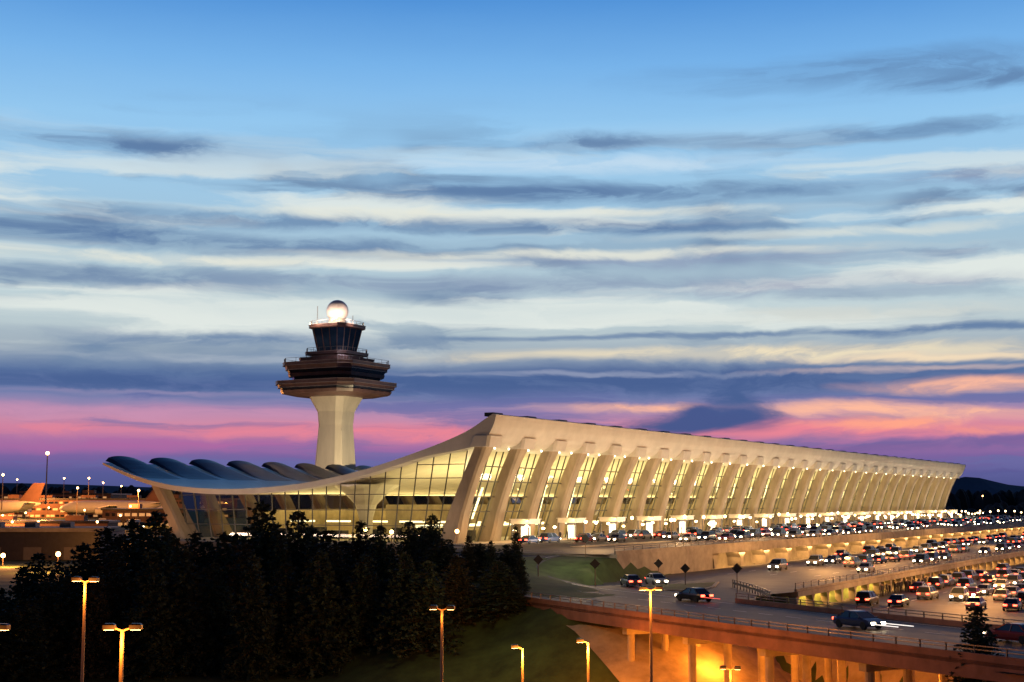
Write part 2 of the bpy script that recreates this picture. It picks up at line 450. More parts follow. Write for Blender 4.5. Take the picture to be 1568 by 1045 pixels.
for x in(-1.9,1.9):
    for y in(-1.7,1.7): LBX(mb,x-.1,x+.1,y-.1,y+.1,0.02,3.0,'rail')
LBX(mb,-1.6,-.1,-.1,0,.05,2.5,'strip'); LBX(mb,.1,1.6,-.1,0,.05,2.5,'strip'); LBX(mb,-1.8,1.8,-.06,0.04,2.5,2.998,'dark')
vest=mb.mesh('entrance_canopy')
for k in range(20): inst('entrance_canopy',vest,S(17.3+18.3*k,5.2,7.12),AU)
mb=MB(); mb.cone((0,0,0),(0,0,3.2),.07,.05,'pole',6); mb.sphere((0,0,3.35),.3,'curb',8,6); cl=mb.mesh('kerb_lamp')
random.seed(31)
s=4
while s<400:
    inst('kerb_lamp',cl,S(s,10.4,7.12),0,(1,1,U(.6,1.15))); s+=U(4,7)
s=30
while s<400:
    inst('kerb_lamp',cl,S(s,28.2,7.13),0,(1,1,U(.8,1.2))); s+=U(12,20)
area('facade_flood_light',S(188,17,8.2),(-CS*.72,SN*.72,.69),uvec,376,1.2,38000,(1,.80,.54))
area('kerb_light',S(188,6.5,10.9),(-.2*CS,.2*SN,-1),uvec,376,1.0,22000,(1,.56,.21))
area('interior_light',S(190,-10,10.5),(0,0,1),uvec,360,5,58000,(1,.80,.38))
area('interior_light',S(190,-45,10.5),(0,0,1),uvec,360,5,60000,(1,.78,.35))
area('end_flood_light',S(-9,-30,7.6),(SN*.5,CS*.5,.86),nvec,64,1,3000,(1,.70,.50))
area('underdeck_light',S(235,45.5,5.9),(-.5*CS,.5*SN,-1),uvec,440,1.5,60000,(1,.50,.16))
area('underdeck_light',S(200,74.4,2.9),(-.7*CS,.7*SN,-1),uvec,480,1.0,42000,(1,.46,.11))
for s in (-12,20,60,110,170): point(S(s,34,14),5500,(1,.58,.24),.4,'grass_fill_light')
for s in (15,50,90,150): point(S(s,61,11),10000,(1,.46,.13),.4,'grass_fill_light')
point(S(-15,61,12),3500,(1,.50,.18),.4,'grass_fill_light')
for s,o_ in((-20,90),(10,88),(50,92),(95,98)): point(S(s,o_,9),11000,(1,.42,.11),.4,'grass_fill_light')
for x,y in((14,152),(32,118)): point((x,y,11),1000,(1,.50,.20),.4,'grass_fill_light')
point((9,183,12),1500,(1,.8,.5),.4,'grass_fill_light')

# ------------------------------------------------------------ control tower
TW=empty('control_tower'); TX,TY=-46.2,370
def cs_ring(h,c,z):
    P=[(-h+c,-h),(h-c,-h),(h,-h+c),(h,h-c),(h-c,h),(-h+c,h),(-h,h-c),(-h,-h+c)]
    return [(TX+SN*a+CS*b,TY+CS*a-SN*b,z) for a,b in P]
def tier(name,L,k):
    mb=MB(); mb.loft([cs_ring(h*(.96 if h>8 else 1),c,z) for z,h,c in L],k); mb.obj(name,TW)
tier('shaft',[(0,5.2,1.8),(22,4.5,1.5),(34,3.7,1.2),(37.5,4.0,1.3),(41.4,5.7,1.6)],'twrc')
tier('lower_ring_soffit',[(41.3,8.5,2.2),(42.0,11.6,3.0)],'twr')
tier('lower_ring',[(42.0,11.8,3),(42.8,12.2,3)],'twr')
tier('lower_ring_band',[(42.8,12.0,3),(43.5,12.3,3)],'twrd')
tier('lower_ring_rim',[(43.5,12.6,3),(44.3,12.8,3),(44.4,13.1,3),(45.2,13.1,3)],'twr')
tier('mid_recess',[(45.2,9.4,2.3),(46.4,9.6,2.3)],'twrd')
tier('upper_ring_base',[(46.4,10.4,2.6),(47.3,10.6,2.6)],'twr')
tier('upper_ring_band',[(47.3,10.4,2.6),(48.2,10.8,2.6)],'twrd')
tier('upper_ring',[(48.2,11.0,2.6),(49.2,11.3,2.8),(49.3,11.7,2.8),(50.1,11.7,2.8)],'twr')
tier('third_ring',[(50.1,7.6,1.9),(51.5,7.9,1.9),(51.6,5.6,1.5),(52.2,5.6,1.5),(52.3,6.6,1.6),(53.0,6.6,1.6)],'twr')
tier('cab_glass',[(53.0,4.0,1.1),(59.3,5.2,1.4)],'twrg')
tier('cab_roof',[(59.3,5.4,1.4),(59.5,6.0,1.6),(60.3,6.0,1.6),(60.5,5.0,1.4)],'twr')
mb=MB()
a=cs_ring(4.03,1.1,53);b=cs_ring(5.23,1.4,59.3)
for j in range(8):
    nn=3 if j%2==0 else 1
    for k in range(nn):
        f=k/nn
        mb.bar(Vector(a[j]).lerp(Vector(a[(j+1)%8]),f),Vector(b[j]).lerp(Vector(b[(j+1)%8]),f),.2,'twr')
for z,h,c,k in((43.5,12.7,3,'twrl'),(44.35,13.12,3,'twrl'),(45.2,13.12,3,'twrl'),(48.2,11.05,2.6,'twrl'),(49.3,11.72,2.8,'twrl'),(50.1,11.72,2.8,'twrl'),(53,6.62,1.6,'twrl'),(60.3,6.02,1.6,'twrl')):
    r=cs_ring(h*(.96 if h>8 else 1),c,z)
    for j in range(8): mb.bar(r[j],r[(j+1)%8],.14,k)
for z,h,c in((51.2,10.9,2.6),(54.1,6.3,1.5),(61.3,5.6,1.5)):
    r=cs_ring(h,c,z)
    for j in range(8):
        mb.bar(r[j],r[(j+1)%8],.08,'rail')
        for k in range(5):
            p=Vector(r[j]).lerp(Vector(r[(j+1)%8]),k/5); mb.bar(p,p-Vector((0,0,1.1)),.08,'rail')
for dx,dy,h in((-5,-2,5),(-9,3,1.6),(-7.5,-4,3),(8,1,2),(4.2,-1,2.6)): mb.bar((TX+dx,TY+dy,60.3 if abs(dx)<6 else 50.1),(TX+dx,TY+dy,60.3+h if abs(dx)<6 else 50.1+h),.14,'rail')
mb.obj('trim',TW)
mb=MB(); mb.cone((TX,TY,60.4),(TX,TY,62.2),2.6,2.2,'white',16); mb.obj('pedestal',TW)
mb=MB(); mb.sphere((TX,TY,64.3),2.9,'radome',32,20); mb.obj('radome',TW,True)
mb=MB()
for j,k in((0,0.3),(0,.7),(1,.5),(2,.3),(7,.5)):
    r=cs_ring(5.8,1.5,60.6); p=Vector(r[j]).lerp(Vector(r[(j+1)%8]),k); mb.sphere(p,.2,'lensw',8,5)
for j,h,z in((0,12.0,43.15),(2,12.0,43.15),(0,10.45,47.75),(2,10.45,47.75)):
    r=cs_ring(h-.1,2.9,z)
    for q in range(7):
        if R()<.45: p=Vector(r[j]).lerp(Vector(r[(j+1)%8]),(q+.5)/7); mb.sphere(p,.16,'lensw',6,4)
mb.obj('tower_lamps',TW)
spot((TX+16,TY-24,22),(TX,TY,37),28000,(1,.78,.44),80)
spot((TX-14,TY-28,21),(TX,TY,40),10000,(1,.74,.50),80)
for dx,dy in((-4.6,-5.2),(4.2,-5.6),(-.5,-7)): point((TX+dx,TY+dy,61.3),1500,(1,.68,.48),.3)
point((TX+3,TY-14,52),800,(.8,.7,.8),.4)

# ------------------------------------------------------------ pine trees
def pine(seed,Hh,Rr,k):
    random.seed(seed); mb=MB()
    mb.cone((0,0,-.3),(0,0,Hh*.55),.26,.14,'bark',7); mb.cone((0,0,Hh*.55),(0,0,Hh),.14,.03,'bark',6)
    lv=int(Hh*2.0)
    for l in range(lv):
        t=(l+.5)/lv; t0=.03+.95*t; z=Hh*t0
        nb=random.choice([7,8,9]) if t<.8 else 5
        for b in range(nb):
            if R()<.05: continue
            a=6.283*(b+U(-.35,.35))/nb+l*1.1
            Lb=Rr*((1-t0)**.60*1.0+.04)*U(.68,1.15)
            dr=U(-.05,.25)
            ca,sa=math.cos(a),math.sin(a)
            e=Vector((ca*Lb,sa*Lb,z-dr*Lb+U(0,.3)))
            mb.cone((0,0,z),e,.05,.012,'bark',3)
            nc=max(3,int(Lb*2.1))
            for c in range(nc):
                f=(c+.9)/nc
                p=Vector((0,0,z)).lerp(e,f)+Vector((U(-.25,.25),U(-.25,.25),U(-.2,.25)))
                for q in range(6):
                    d=Vector((ca*U(.1,1)+U(-.8,.8),sa*U(.1,1)+U(-.8,.8),U(-.45,.6))).normalized()
                    ln=U(.4,.8)*(1-.35*t0); w=U(.10,.20)
                    sd=d.cross(Vector((U(-1,1),U(-1,1),1))).normalized()*w
                    mb.face([p-sd,p+d*ln*.5-sd*1.2,p+d*ln,p+d*ln*.5+sd*1.2,p+sd],k)
    for q in range(16):
        p=Vector((0,0,Hh-U(0,1.2))); d=Vector((U(-1,1),U(-1,1),U(.2,1.4))).normalized(); sd=d.cross(Vector((1,.3,0))).normalized()*.1
        mb.face([p-sd,p+d*.5,p+sd],k)
    return mb.mesh('pine_tree')
PV=[pine(11,15,4.6,'need'),pine(12,15,4.0,'need'),pine(13,15,5.0,'need'),pine(14,15,4.4,'need2'),pine(15,15,5.4,'need')]
random.seed(5)
tl=[(8,900,158),(40,866,165),(62,846,170),(95,858,160),(130,832,168),(163,808,172),(205,796,170),(240,782,166),(268,822,160),(300,814,170),(345,816,168),(375,832,160),(402,768,172),(430,818,165),(457,782,171),(500,810,166),(530,828,172),(553,798,170),(583,804,164),(600,832,174),(627,798,169),(662,788,166),(690,826,173),(718,820,168),(752,828,162),(790,806,170),(797,850,160),
(20,930,146),(110,880,150),(180,842,152),(285,842,151),(390,850,147),(490,842,150),(560,846,152),(620,846,148),(700,850,151),(762,858,150),(235,842,148),(440,862,152),(330,860,153),(655,860,146),(150,880,148),
(75,890,150),(222,808,172),(320,828,174),(420,800,174),(478,806,174),(515,836,160),(572,822,173),(645,806,173),(676,824,160),(735,832,172),(775,834,168),(184,820,168),(782,880,150),(0,910,152),(45,915,146),(255,812,174),(362,818,174)]
for i,(ax,ty,d) in enumerate(tl):
    x=(ax-784)/2173*d; zt=14-(ty-769)/2187*d; zb=H(x,d)-.1; hh=(zt-zb)
    v=PV[(0,1,2,4,0,3)[i%6]]
    sc=hh/15; wsc=sc*U(.8,1.15) if i<27 else max(sc,.75)*U(.85,1.1)
    if ax>770: wsc*=.75
    inst('pine_tree',v,(x,d,zb),U(0,6.28),(wsc,wsc,sc))
for x,y,zt,w in((31.5,97,7.0,.5),(33.5,93,3.0,.5)):
    zb=H(x,y)-.2; inst('pine_tree',PV[1],(x,y,zb),U(0,6),(w,w,(zt-zb)/15))

# ------------------------------------------------------------ distant trees & hills
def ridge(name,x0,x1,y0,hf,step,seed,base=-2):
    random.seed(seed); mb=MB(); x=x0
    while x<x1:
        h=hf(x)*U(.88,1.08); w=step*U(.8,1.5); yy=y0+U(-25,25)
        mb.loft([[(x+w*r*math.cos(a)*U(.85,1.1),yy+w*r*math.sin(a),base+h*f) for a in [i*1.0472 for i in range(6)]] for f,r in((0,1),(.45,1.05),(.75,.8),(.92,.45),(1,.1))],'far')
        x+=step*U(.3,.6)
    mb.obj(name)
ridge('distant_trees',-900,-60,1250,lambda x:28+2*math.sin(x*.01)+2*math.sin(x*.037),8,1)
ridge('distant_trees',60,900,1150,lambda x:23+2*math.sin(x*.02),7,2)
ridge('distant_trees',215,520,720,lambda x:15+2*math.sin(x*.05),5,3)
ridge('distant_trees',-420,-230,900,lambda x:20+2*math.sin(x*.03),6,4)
mb=MB()
def hz(x): return 28*math.exp(-((x-800)/70)**2)+42*math.exp(-((x-1150)/420)**2)+1.5*math.sin(x*.02)+10
for i in range(60):
    xa,xb=400+i*25,400+(i+1)*25
    for y0,y1,f0,f1 in((2300,2500,0,1),(2500,2900,1,0)):
        mb.face([(xa,y0,hz(xa)*f0),(xb,y0,hz(xb)*f0),(xb,y1,hz(xb)*f1),(xa,y1,hz(xa)*f1)],'hill')
hl=lambda x:42+6*math.sin(x*.006+1)
for i in range(60):
    xa,xb=-1500+i*25,-1500+(i+1)*25
    for y0,y1,f0,f1 in((2300,2500,0,1),(2500,2900,1,0)):
        mb.face([(xa,y0,hl(xa)*f0),(xb,y0,hl(xb)*f0),(xb,y1,hl(xb)*f1),(xa,y1,hl(xa)*f1)],'hill')
mb.obj('hill',smooth=True)

# ------------------------------------------------------------ lamps
def lampmesh(hh,twin=True,k='lens',arm=.3,hs=(.5,.3,.16)):
    mb=MB(); mb.cone((0,0,0),(0,0,hh-.1),.12,.08,'pole',10); mb.cone((0,0,0),(0,0,.35),.22,.2,'pole',10)
    for sx in((-1,1) if twin else (-1,)):
        mb.bar((0,0,hh-.15),(sx*arm,0,hh-.05),.07,'pole')
        x=sx*(arm+hs[0]/2)
        mb.loft([[(x-hs[0]/2*f,-hs[1]/2*f,z),(x+hs[0]/2*f,-hs[1]/2*f,z),(x+hs[0]/2*f,hs[1]/2*f,z),(x-hs[0]/2*f,hs[1]/2*f,z)] for z,f in((hh-.1,1),(hh+hs[2]*.6,1),(hh+hs[2],.7))],'dark')
        mb.loft([[(x-hs[0]*.4,-hs[1]*.4,z),(x+hs[0]*.4,-hs[1]*.4,z),(x+hs[0]*.4,hs[1]*.4,z),(x-hs[0]*.4,hs[1]*.4,z)] for z in(hh-.115,hh-.102)],k)
    return mb.mesh('street_lamp')
for x,y,zt,tw,pw in((-23.9,80,9.7,True,750),(-16.3,60,8.8,True,750),(-4.4,90,7.4,True,110),(.74,100,4.0,False,1500),(5.3,100,4.4,False,1700),(9.2,95,8.3,True,1100),(16.7,110,1.4,True,400),(-21.8,60,8.8,True,200)):
    zb=H(x,y); me=lampmesh(zt-zb,tw); inst('street_lamp',me,(x,y,zb),U(-.3,.3))
    point((x-.1,y-.5,zt-.6),pw,SOD,.12)
for x,y,z,p in((12,146,.2,2200),(19,135,-.2,2400),(25,124,-.2,2400),(31,112,-.2,2200),(10,128,-.5,1800),(1,116,2.5,4000),(8,114,1.5,3000)): point((x,y,z),p,(1,.26,.02),.5,'underpass_light')
point((-3,133,8),1300,(1,.72,.3),.4,'grass_fill_light')  # added fill light to brighten the grass slope, no lamp stands here
glob=MB(); glob.cone((0,0,-12),(0,0,0),.2,.12,'pole',6); glob.sphere((0,0,.2),.42,'lens',10,6); gm=glob.mesh('street_lamp')
random.seed(9)
for ax,ay,d in((70,695,340),(135,733,620),(97,733,700),(157,740,700),(3,728,500),(25,735,760),(212,752,520),(185,745,760),(52,742,650),(118,748,560)):
    inst('street_lamp',gm,((ax-784)/2173*d,d,14+(769-ay)/2187*d),0,1)
low=MB(); low.cone((0,0,-2.5),(0,0,0),.12,.1,'pole',6); low.sphere((0,0,.2),.42,'lens',10,6); lm=low.mesh('bollard_lamp')
for ax,ay,d in((8,852,290),(92,850,270),(60,800,420),(110,796,470),(20,800,430),(150,800,420),(185,790,470),(40,786,520),(5,790,500),(130,782,520),(200,776,480),(75,778,540),(560,812,232),(600,816,232),(700,815,238),(1500,800,560),(1535,798,600),(1560,796,640),(1470,792,640),(1505,760,800),(1555,820,520),(1545,806,560),(1565,812,500),(1520,812,520)):
    inst('bollard_lamp',lm,((ax-784)/2173*d,d,14+(769-ay)/2187*d),0,1.1 if d<300 and ax<300 else .8)
for x,y,z,p in((-100,283,4,12000),(-85,260,4,8000),(-160,440,12,45000),(-210,600,20,80000),(-140,520,18,50000),(-180,545,20,40000)): point((x,y,z),p,(1,.36,.08),.6,'apron_light')

# ------------------------------------------------------------ left airfield buildings
def bld(name,x0,x1,y0,y1,z0,z1,wk='bldg',rows=2,win='winl',ww=(1.2,2.2)):
    mb=MB(); E=empty(name)
    mb.loft([[(x0,y0,z),(x1,y0,z),(x1,y1,z),(x0,y1,z)] for z in(z0,z1)],wk)
    mb.loft([[(x0-.5,y0-.5,z),(x1+.5,y0-.5,z),(x1+.5,y1+.5,z),(x0-.5,y1+.5,z)] for z in(z1+.003,z1+.7)],'dark')
    x=x0+10
    while x<x1-8: mb.box((x,y0+8,z1+1.5),(U(3,7),4,U(1,2.4)),wk); x+=U(12,26)
    mb.obj('walls_roof',E); mb=MB()
    hh=(z1-z0)/rows
    for r in range(rows):
        x=x0+1.2
        while x<x1-3:
            w=U(*ww)
            mb.face([(x,y0-.04,z0+hh*(r+.4)),(x+w,y0-.04,z0+hh*(r+.4)),(x+w,y0-.04,z0+hh*(r+.72)),(x,y0-.04,z0+hh*(r+.72))],win if R()<.45 else 'cglass')
            x+=w+U(.3,.9)
    mb.obj('windows',E)
bld('concourse_building',-230,-120,620,650,6.5,15,'bldg',3)
bld('concourse_building',-330,-215,760,800,7,18,'bldg',3)
bld('hangar_building',-150,-118,520,545,4,11,'bldg',2)
bld('concourse_building',-200,-128,450,462,2,7.5,'bldg',1,'strip',(4,9))
E=empty('service_building'); mb=MB()
mb.loft([[(-130,318,z),(-92,318,z),(-92,338,z),(-130,338,z)] for z in(.9,7.4)],'dark')
mb.loft([[(-131,317,z),(-91,317,z),(-91,339,z),(-131,339,z)] for z in(7.403,8.3)],'conc')
for x in(-126,-118,-110,-102): mb.box((x,326,8.9),(2.5,3,1.2),'rail')
for x in(-125,-116,-107,-98): mb.box((x,317.9,2.6),(4,.12,2.8),'rail')
mb.obj('walls_roof',E)
mb=MB()
for k in range(5):
    x=-215+k*20
    mb.bar((x,618,11),(x+9,600,11.5),3,'white',2.8); mb.bar((x+9,600,7),(x+9,600,11),1,'rail'); mb.box((x+10,598,11.6),(4,4,3.4),'white')
mb.obj('jet_bridge')
mb=MB()
LBX(mb,-3.2,1.2,-1.2,1.2,.9,3.3,'white'); LBX(mb,1.3,3.2,-1.1,1.1,.6,2.5,'conc'); LBX(mb,2.2,3.25,-1.0,1.0,1.6,2.35,'cglass')
for x in(-2.2,2.2):
    for y in(-1.05,1.05): mb.cone((x,y-.15,.5),(x,y+.15,.5),.5,.5,'tyre',12)
for y in(-.8,.8): mb.box((3.22,y,.9),(.1,.3,.2),'head'); mb.box((-3.22,y,1.0),(.1,.25,.2),'tail')
truck=mb.mesh('service_truck')
for k in range(14):
    d=U(400,520); ax=U(5,215); x=(ax-784)/2173*d; inst('service_truck',truck,(x,d,H(x,d)+.05),U(0,6.28))
A=empty('airliner')
def fus(mb,P,k):
    mb.loft([[ (x,y+r*math.cos(a),z+r*math.sin(a)) for a in [i*.5236 for i in range(12)]] for x,y,z,r in P],k)
yA=560; xe=-186
mb=MB(); fus(mb,[(xe-44,yA,11.3,.4),(xe-42,yA,11.6,1.5),(xe-38,yA,12,2.3),(xe-34,yA,12,2.6),(xe-14,yA,12,2.6),(xe-6,yA,12.6,1.9),(xe,yA,13.4,.4)],'white')
mb.obj('fuselage',A,True); mb=MB()
mb.loft([[(x0,yA-.2,z),(x1,yA-.2,z),(x1,yA+.2,z),(x0,yA+.2,z)] for x0,x1,z in((xe-9,xe-1,14),(xe-3,xe+1.5,21.5))],'bldg')
mb.loft([[(x0,y,z),(x1,y,z),(x1,y,z+.3),(x0,y,z+.3)] for x0,x1,y,z in((xe-7,xe-2,yA,13.2),(xe-2,xe+.5,yA-8,13.7))],'white')
mb.loft([[(x0,y,z),(x1,y,z),(x1,y,z+.4),(x0,y,z+.4)] for x0,x1,y,z in((xe-30,xe-20,yA,11),(xe-18,xe-15,yA-19,12.5))],'white')
mb.obj('wings_tail',A); mb=MB()
mb.cone((xe-27,yA-6.5,10.2),(xe-22.5,yA-6.5,10.2),1.3,1.0,'white',12); mb.bar((xe-36,yA,7),(xe-36,yA,10),.4,'rail')
for y in(-3,3): mb.bar((xe-22,yA+y,7),(xe-22,yA+y,10.5),.5,'rail')
mb.obj('engine_gear',A)
for dx,dy in((42,30),(10,150)):
    B=empty('airliner',(dx,dy,0))
    for ch in list(A.children):
        c2=bpy.data.objects.new(ch.name.split('.')[0],ch.data); col.objects.link(c2); c2.parent=B

# ------------------------------------------------------------ vehicles
def car(kind,paint):
    mb=MB()
    if kind=='sedan': L,W,hb,ht=4.6,1.82,.88,1.43; g0,g1,r0,r1=-1.85,1.3,-1.0,.3
    else: L,W,hb,ht=4.7,1.92,1.0,1.72; g0,g1,r0,r1=-2.2,1.4,-1.85,.45
    h=L/2;w=W/2
    st=[(-h,.72,.45,hb*.80),(-h+.12,.90,.30,hb*.95),(-h+.6,1.0,.24,hb),(g1-.2,1.0,.24,hb+.02),(g1+.25,1.0,.24,hb*.97),(h-.35,.96,.26,hb*.80),(h-.08,.86,.30,hb*.68),(h,.70,.40,hb*.58)]
    mb.loft([[(x,-w*f*.94,z0),(x,-w*f,z0+.18),(x,-w*f,z1-.16),(x,-w*f*.88,z1),(x,w*f*.88,z1),(x,w*f,z1-.16),(x,w*f,z0+.18),(x,w*f*.94,z0)] for x,f,z0,z1 in st],paint)
    mb.loft([[(g0,-w+.1,hb-.02),(g1,-w+.1,hb-.02),(g1,w-.1,hb-.02),(g0,w-.1,hb-.02)],[(r0,-w+.28,ht-.06),(r1,-w+.28,ht-.06),(r1,w-.28,ht-.06),(r0,w-.28,ht-.06)]],'cglass')
    mb.loft([[(r0-.06,-w+.25,ht-.07),(r1+.06,-w+.25,ht-.07),(r1+.06,w-.25,ht-.07),(r0-.06,w-.25,ht-.07)],[(r0+.2,-w+.38,ht),(r1-.2,-w+.38,ht),(r1-.2,w-.38,ht),(r0+.2,w-.38,ht)]],paint)
    for y in(-1,1):
        mb.bar((g0+.15,y*(w-.11),hb),(r0,y*(w-.27),ht-.06),.08,paint); mb.bar((g1-.1,y*(w-.11),hb),(r1,y*(w-.27),ht-.06),.07,paint)
        mb.bar(((g0+g1)/2,y*(w-.10),hb),((r0+r1)/2,y*(w-.27),ht-.06),.07,paint)
        mb.box((g1-.25,y*(w+.08),hb+.06),(.12,.18,.12),paint)
    for x in(-h+.85,h-.9):
        for y in(-w+.1,w-.1):
            mb.cone((x,y-.11,.33),(x,y+.11,.33),.33,.33,'tyre',12)
    for y in(-w+.36,w-.36):
        mb.box((h-.04,y,hb*.62),(.14,.36,.2),'head'); mb.box((-h+.02,y,hb*.80),(.12,.42,.2),'tail')
    return mb.mesh('car')
pk=[]
for n_,c_ in(('p_white',(.36,.36,.36)),('p_silver',(.18,.19,.21)),('p_black',(.02,.02,.025)),('p_red',(.2,.02,.02)),('p_blue',(.03,.05,.12))):
    M[n_]=mat(n_,c_,.3,.03,1,metal=.2); pk.append(n_)
CM=[car('sedan',pk[0]),car('sedan',pk[1]),car('sedan',pk[2]),car('suv',pk[1]),car('suv',pk[2]),car('sedan',pk[3]),car('suv',pk[4]),car('sedan',pk[4])]
random.seed(21)
def put(x,y,z,a): inst('car',random.choice(CM),(x,y,z),a)
for o_,d_,dens,s_0,s_1 in((13,1,.72,4,420),(17,1,.55,10,420),(22,1,.4,20,400),(31.5,-1,.6,30,430),(36,-1,.5,30,400),(42,-1,.4,50,400)):
    s=s_0
    while s<s_1:
        if R()<dens: put(*S(s+U(-1,1),o_+U(-.4,.4),6.995),AU+U(-.06,.06)+(0 if (d_>0 and R()<.7) else math.pi))
        s+=U(6,9)
for o_,d_,dens in((51,1,.5),(57,-1,.6),(64,1,.55),(70.5,-1,.4)):
    s=5
    while s<420:
        if R()<dens: put(*S(s,o_+U(-.5,.5),3.572),AU+U(-.04,.04)+(0 if d_>0 else math.pi))
        s+=U(7,11)
for k in range(10):
    s=-30
    while s<280:
        o_=79.8+k*4.4; x,y,_=S(s,o_,0)
        if 0.87*(x-17)+0.5*(y-141)>15.5 and R()<(.66 if k<8 else .4): put(x+U(-.3,.3),y+U(-.3,.3),1.27,AU+U(-.07,.07)+(0 if k in(0,1,3,4,6,7) else math.pi))
        s+=U(6.2,9)
ra=math.atan2(-.87,.5)
for x,y,a,ci in((14.8,178,ra+math.pi-.35,1),(18.3,181,ra-.3,0),(19.2,151,ra+math.pi,2),(28.8,119,ra,7),(37.5,107,ra+math.pi,5)): inst('car',CM[ci],(x,y,3.61),a)
def trail(pts,k,z,w=.06):
    mb=MB()
    for a,b in zip(pts[:-1],pts[1:]): mb.bar((a[0],a[1],z),(b[0],b[1],z),w,k,w)
    mb.obj('light_trail')
dx,dy=.5,-.87
for x,y,L_,k in((19.6,148.5,3.2,'trr'),(30.4,116.5,3,'trw'),(29.0,115.8,3,'trw'),(38.4,109.4,4,'trr')):
    trail([(x,y),(x+dx*L_/2,y+dy*L_/2),(x+dx*L_,y+dy*L_)],k,4.2)
for o_,z,k,s_a,s_b in((64.8,4.25,'trr',40,64),(57.6,4.2,'trw',70,100),(32.2,7.7,'trw',60,90),(22.5,7.7,'trr',90,120)):
    trail([S(s_a,o_,0),S(s_b,o_,0)],k,z,.07)

# ------------------------------------------------------------ signs
def dsign(x,y,zb,hh,sz=.62):
    mb=MB(); mb.bar((0,0,0),(0,0,hh),.09,'pole')
    mb.loft([[(0,yy,hh-sz),(sz,yy,hh),(0,yy,hh+sz),(-sz,yy,hh)] for yy in(-.1,-.06)],'sign')
    inst('traffic_sign',mb.mesh('traffic_sign'),(x,y,zb),U(-.2,.2))
for x,y,zt in((3.2,175,7.0),(9.9,170,6.7),(19.5,190,5.9),(21.6,178,5.8),(26,165,6.4),(9.9,192,9.1)):
    zb=max(H(x,y),3.55)
    if y>191: zb=6.6
    dsign(x,y,zb,zt-zb)

# ------------------------------------------------------------ people
def person():
    V=[(0,0,.95),(0,0,1.2),(0,0,1.43),(0,0,1.52),(0,.01,1.66),(.1,0,.9),(.12,.05,.5),(.13,0,.08),(.13,.14,.04),(-.1,0,.9),(-.12,-.04,.5),(-.14,-.1,.08),(-.14,.04,.04),(.2,0,1.4),(.26,-.03,1.13),(.27,.08,.88),(-.2,0,1.4),(-.26,.02,1.13),(-.27,.1,.9)]
    E=[(0,1),(1,2),(2,3),(3,4),(0,5),(5,6),(6,7),(7,8),(0,9),(9,10),(10,11),(11,12),(2,13),(13,14),(14,15),(2,16),(16,17),(17,18)]
    Rd=[.15,.15,.14,.06,.105,.1,.07,.05,.04,.1,.07,.05,.04,.07,.05,.04,.07,.05,.04]
    me=bpy.data.meshes.new('p'); me.from_pydata(V,E,[]); ob=bpy.data.objects.new('p',me); col.objects.link(ob)
    md=ob.modifiers.new('s','SKIN')
    for v,r in zip(me.skin_vertices[0].data,Rd): v.radius=(r,r*.85)
    me.skin_vertices[0].data[0].use_root=True
    ob.modifiers.new('d','SUBSURF').levels=1
    dg=bpy.context.evaluated_depsgraph_get(); nm=bpy.data.meshes.new_from_object(ob.evaluated_get(dg))
    nm.materials.clear(); nm.materials.append(M['cloth']); nm.materials.append(M['skin'])
    for p in nm.polygons:
        p.material_index=1 if (p.center.z>1.5 and p.center.z<1.72) else 0; p.use_smooth=True
    bpy.data.objects.remove(ob); nm.name='person'; return nm
pm=person()
random.seed(4)
for i in range(34):
    s,o_=U(-15,40),U(77.0,78.4) if i%2 else U(77.0,79)
    inst('person',pm,S(s,o_,1.27),U(0,6.28),U(.93,1.05))
for i in range(24):
    inst('person',pm,S(U(5,160),U(8.5,10.0),7.12),U(0,6.28),U(.93,1.05))

# ------------------------------------------------------------ world sky
w=bpy.data.worlds.new('World'); scene.world=w; w.use_nodes=True; nt=w.node_tree; nt.nodes.clear()
w.cycles.sampling_method='MANUAL'; w.cycles.sample_map_resolution=256
N_=nt.nodes.new; Lk=nt.links.new
def mth(op,a,b=None,c=None,clamp=False):
    n=N_('ShaderNodeMath'); n.operation=op; n.use_clamp=clamp
    for i,v in enumerate((a,b,c)):
        if v is None: continue
        if isinstance(v,(int,float)): n.inputs[i].default_value=v
        else: Lk(v,n.inputs[i])
    return n.outputs[0]
def vm(op,a,b):
    n=N_('ShaderNodeVectorMath'); n.operation=op
    for i,v in enumerate((a,b)):
        if v is None: continue
        if isinstance(v,tuple): n.inputs[i].default_value=v
        else: Lk(v,n.inputs[i])
    return n.outputs['Value'] if op=='LENGTH' else n.outputs[0]
def mr(x,a,b,c,d):
    n=N_('ShaderNodeMapRange'); n.interpolation_type='SMOOTHSTEP'
    Lk(x,n.inputs[0])
    for i,v in zip((1,2,3,4),(a,b,c,d)): n.inputs[i].default_value=v
    return n.outputs[0]
def mixc(f,a,b):
    n=N_('ShaderNodeMix'); n.data_type='RGBA'
    if isinstance(f,(int,float)): n.inputs[0].default_value=f
    else: Lk(f,n.inputs[0])
    for i,v in((6,a),(7,b)):
        if isinstance(v,tuple): n.inputs[i].default_value=v
        else: Lk(v,n.inputs[i])
    return n.outputs[2]
tc=N_('ShaderNodeTexCoord'); sp=N_('ShaderNodeSeparateXYZ'); Lk(tc.outputs['Generated'],sp.inputs[0])
X,Y,Z=sp.outputs
hd=mth('MAXIMUM',mth('SQRT',mth('ADD',mth('MULTIPLY',X,X),mth('MULTIPLY',Y,Y))),1e-3)
v=mth('DIVIDE',Z,hd)
az=mth('MULTIPLY',mth('ARCTAN2',X,Y),57.29578)
def comb(a,b,c=0.0):
    n=N_('ShaderNodeCombineXYZ')
    for i,q in enumerate((a,b,c)):
        if isinstance(q,(int,float)): n.inputs[i].default_value=q
        else: Lk(q,n.inputs[i])
    return n.outputs[0]
P0=comb(az,v)
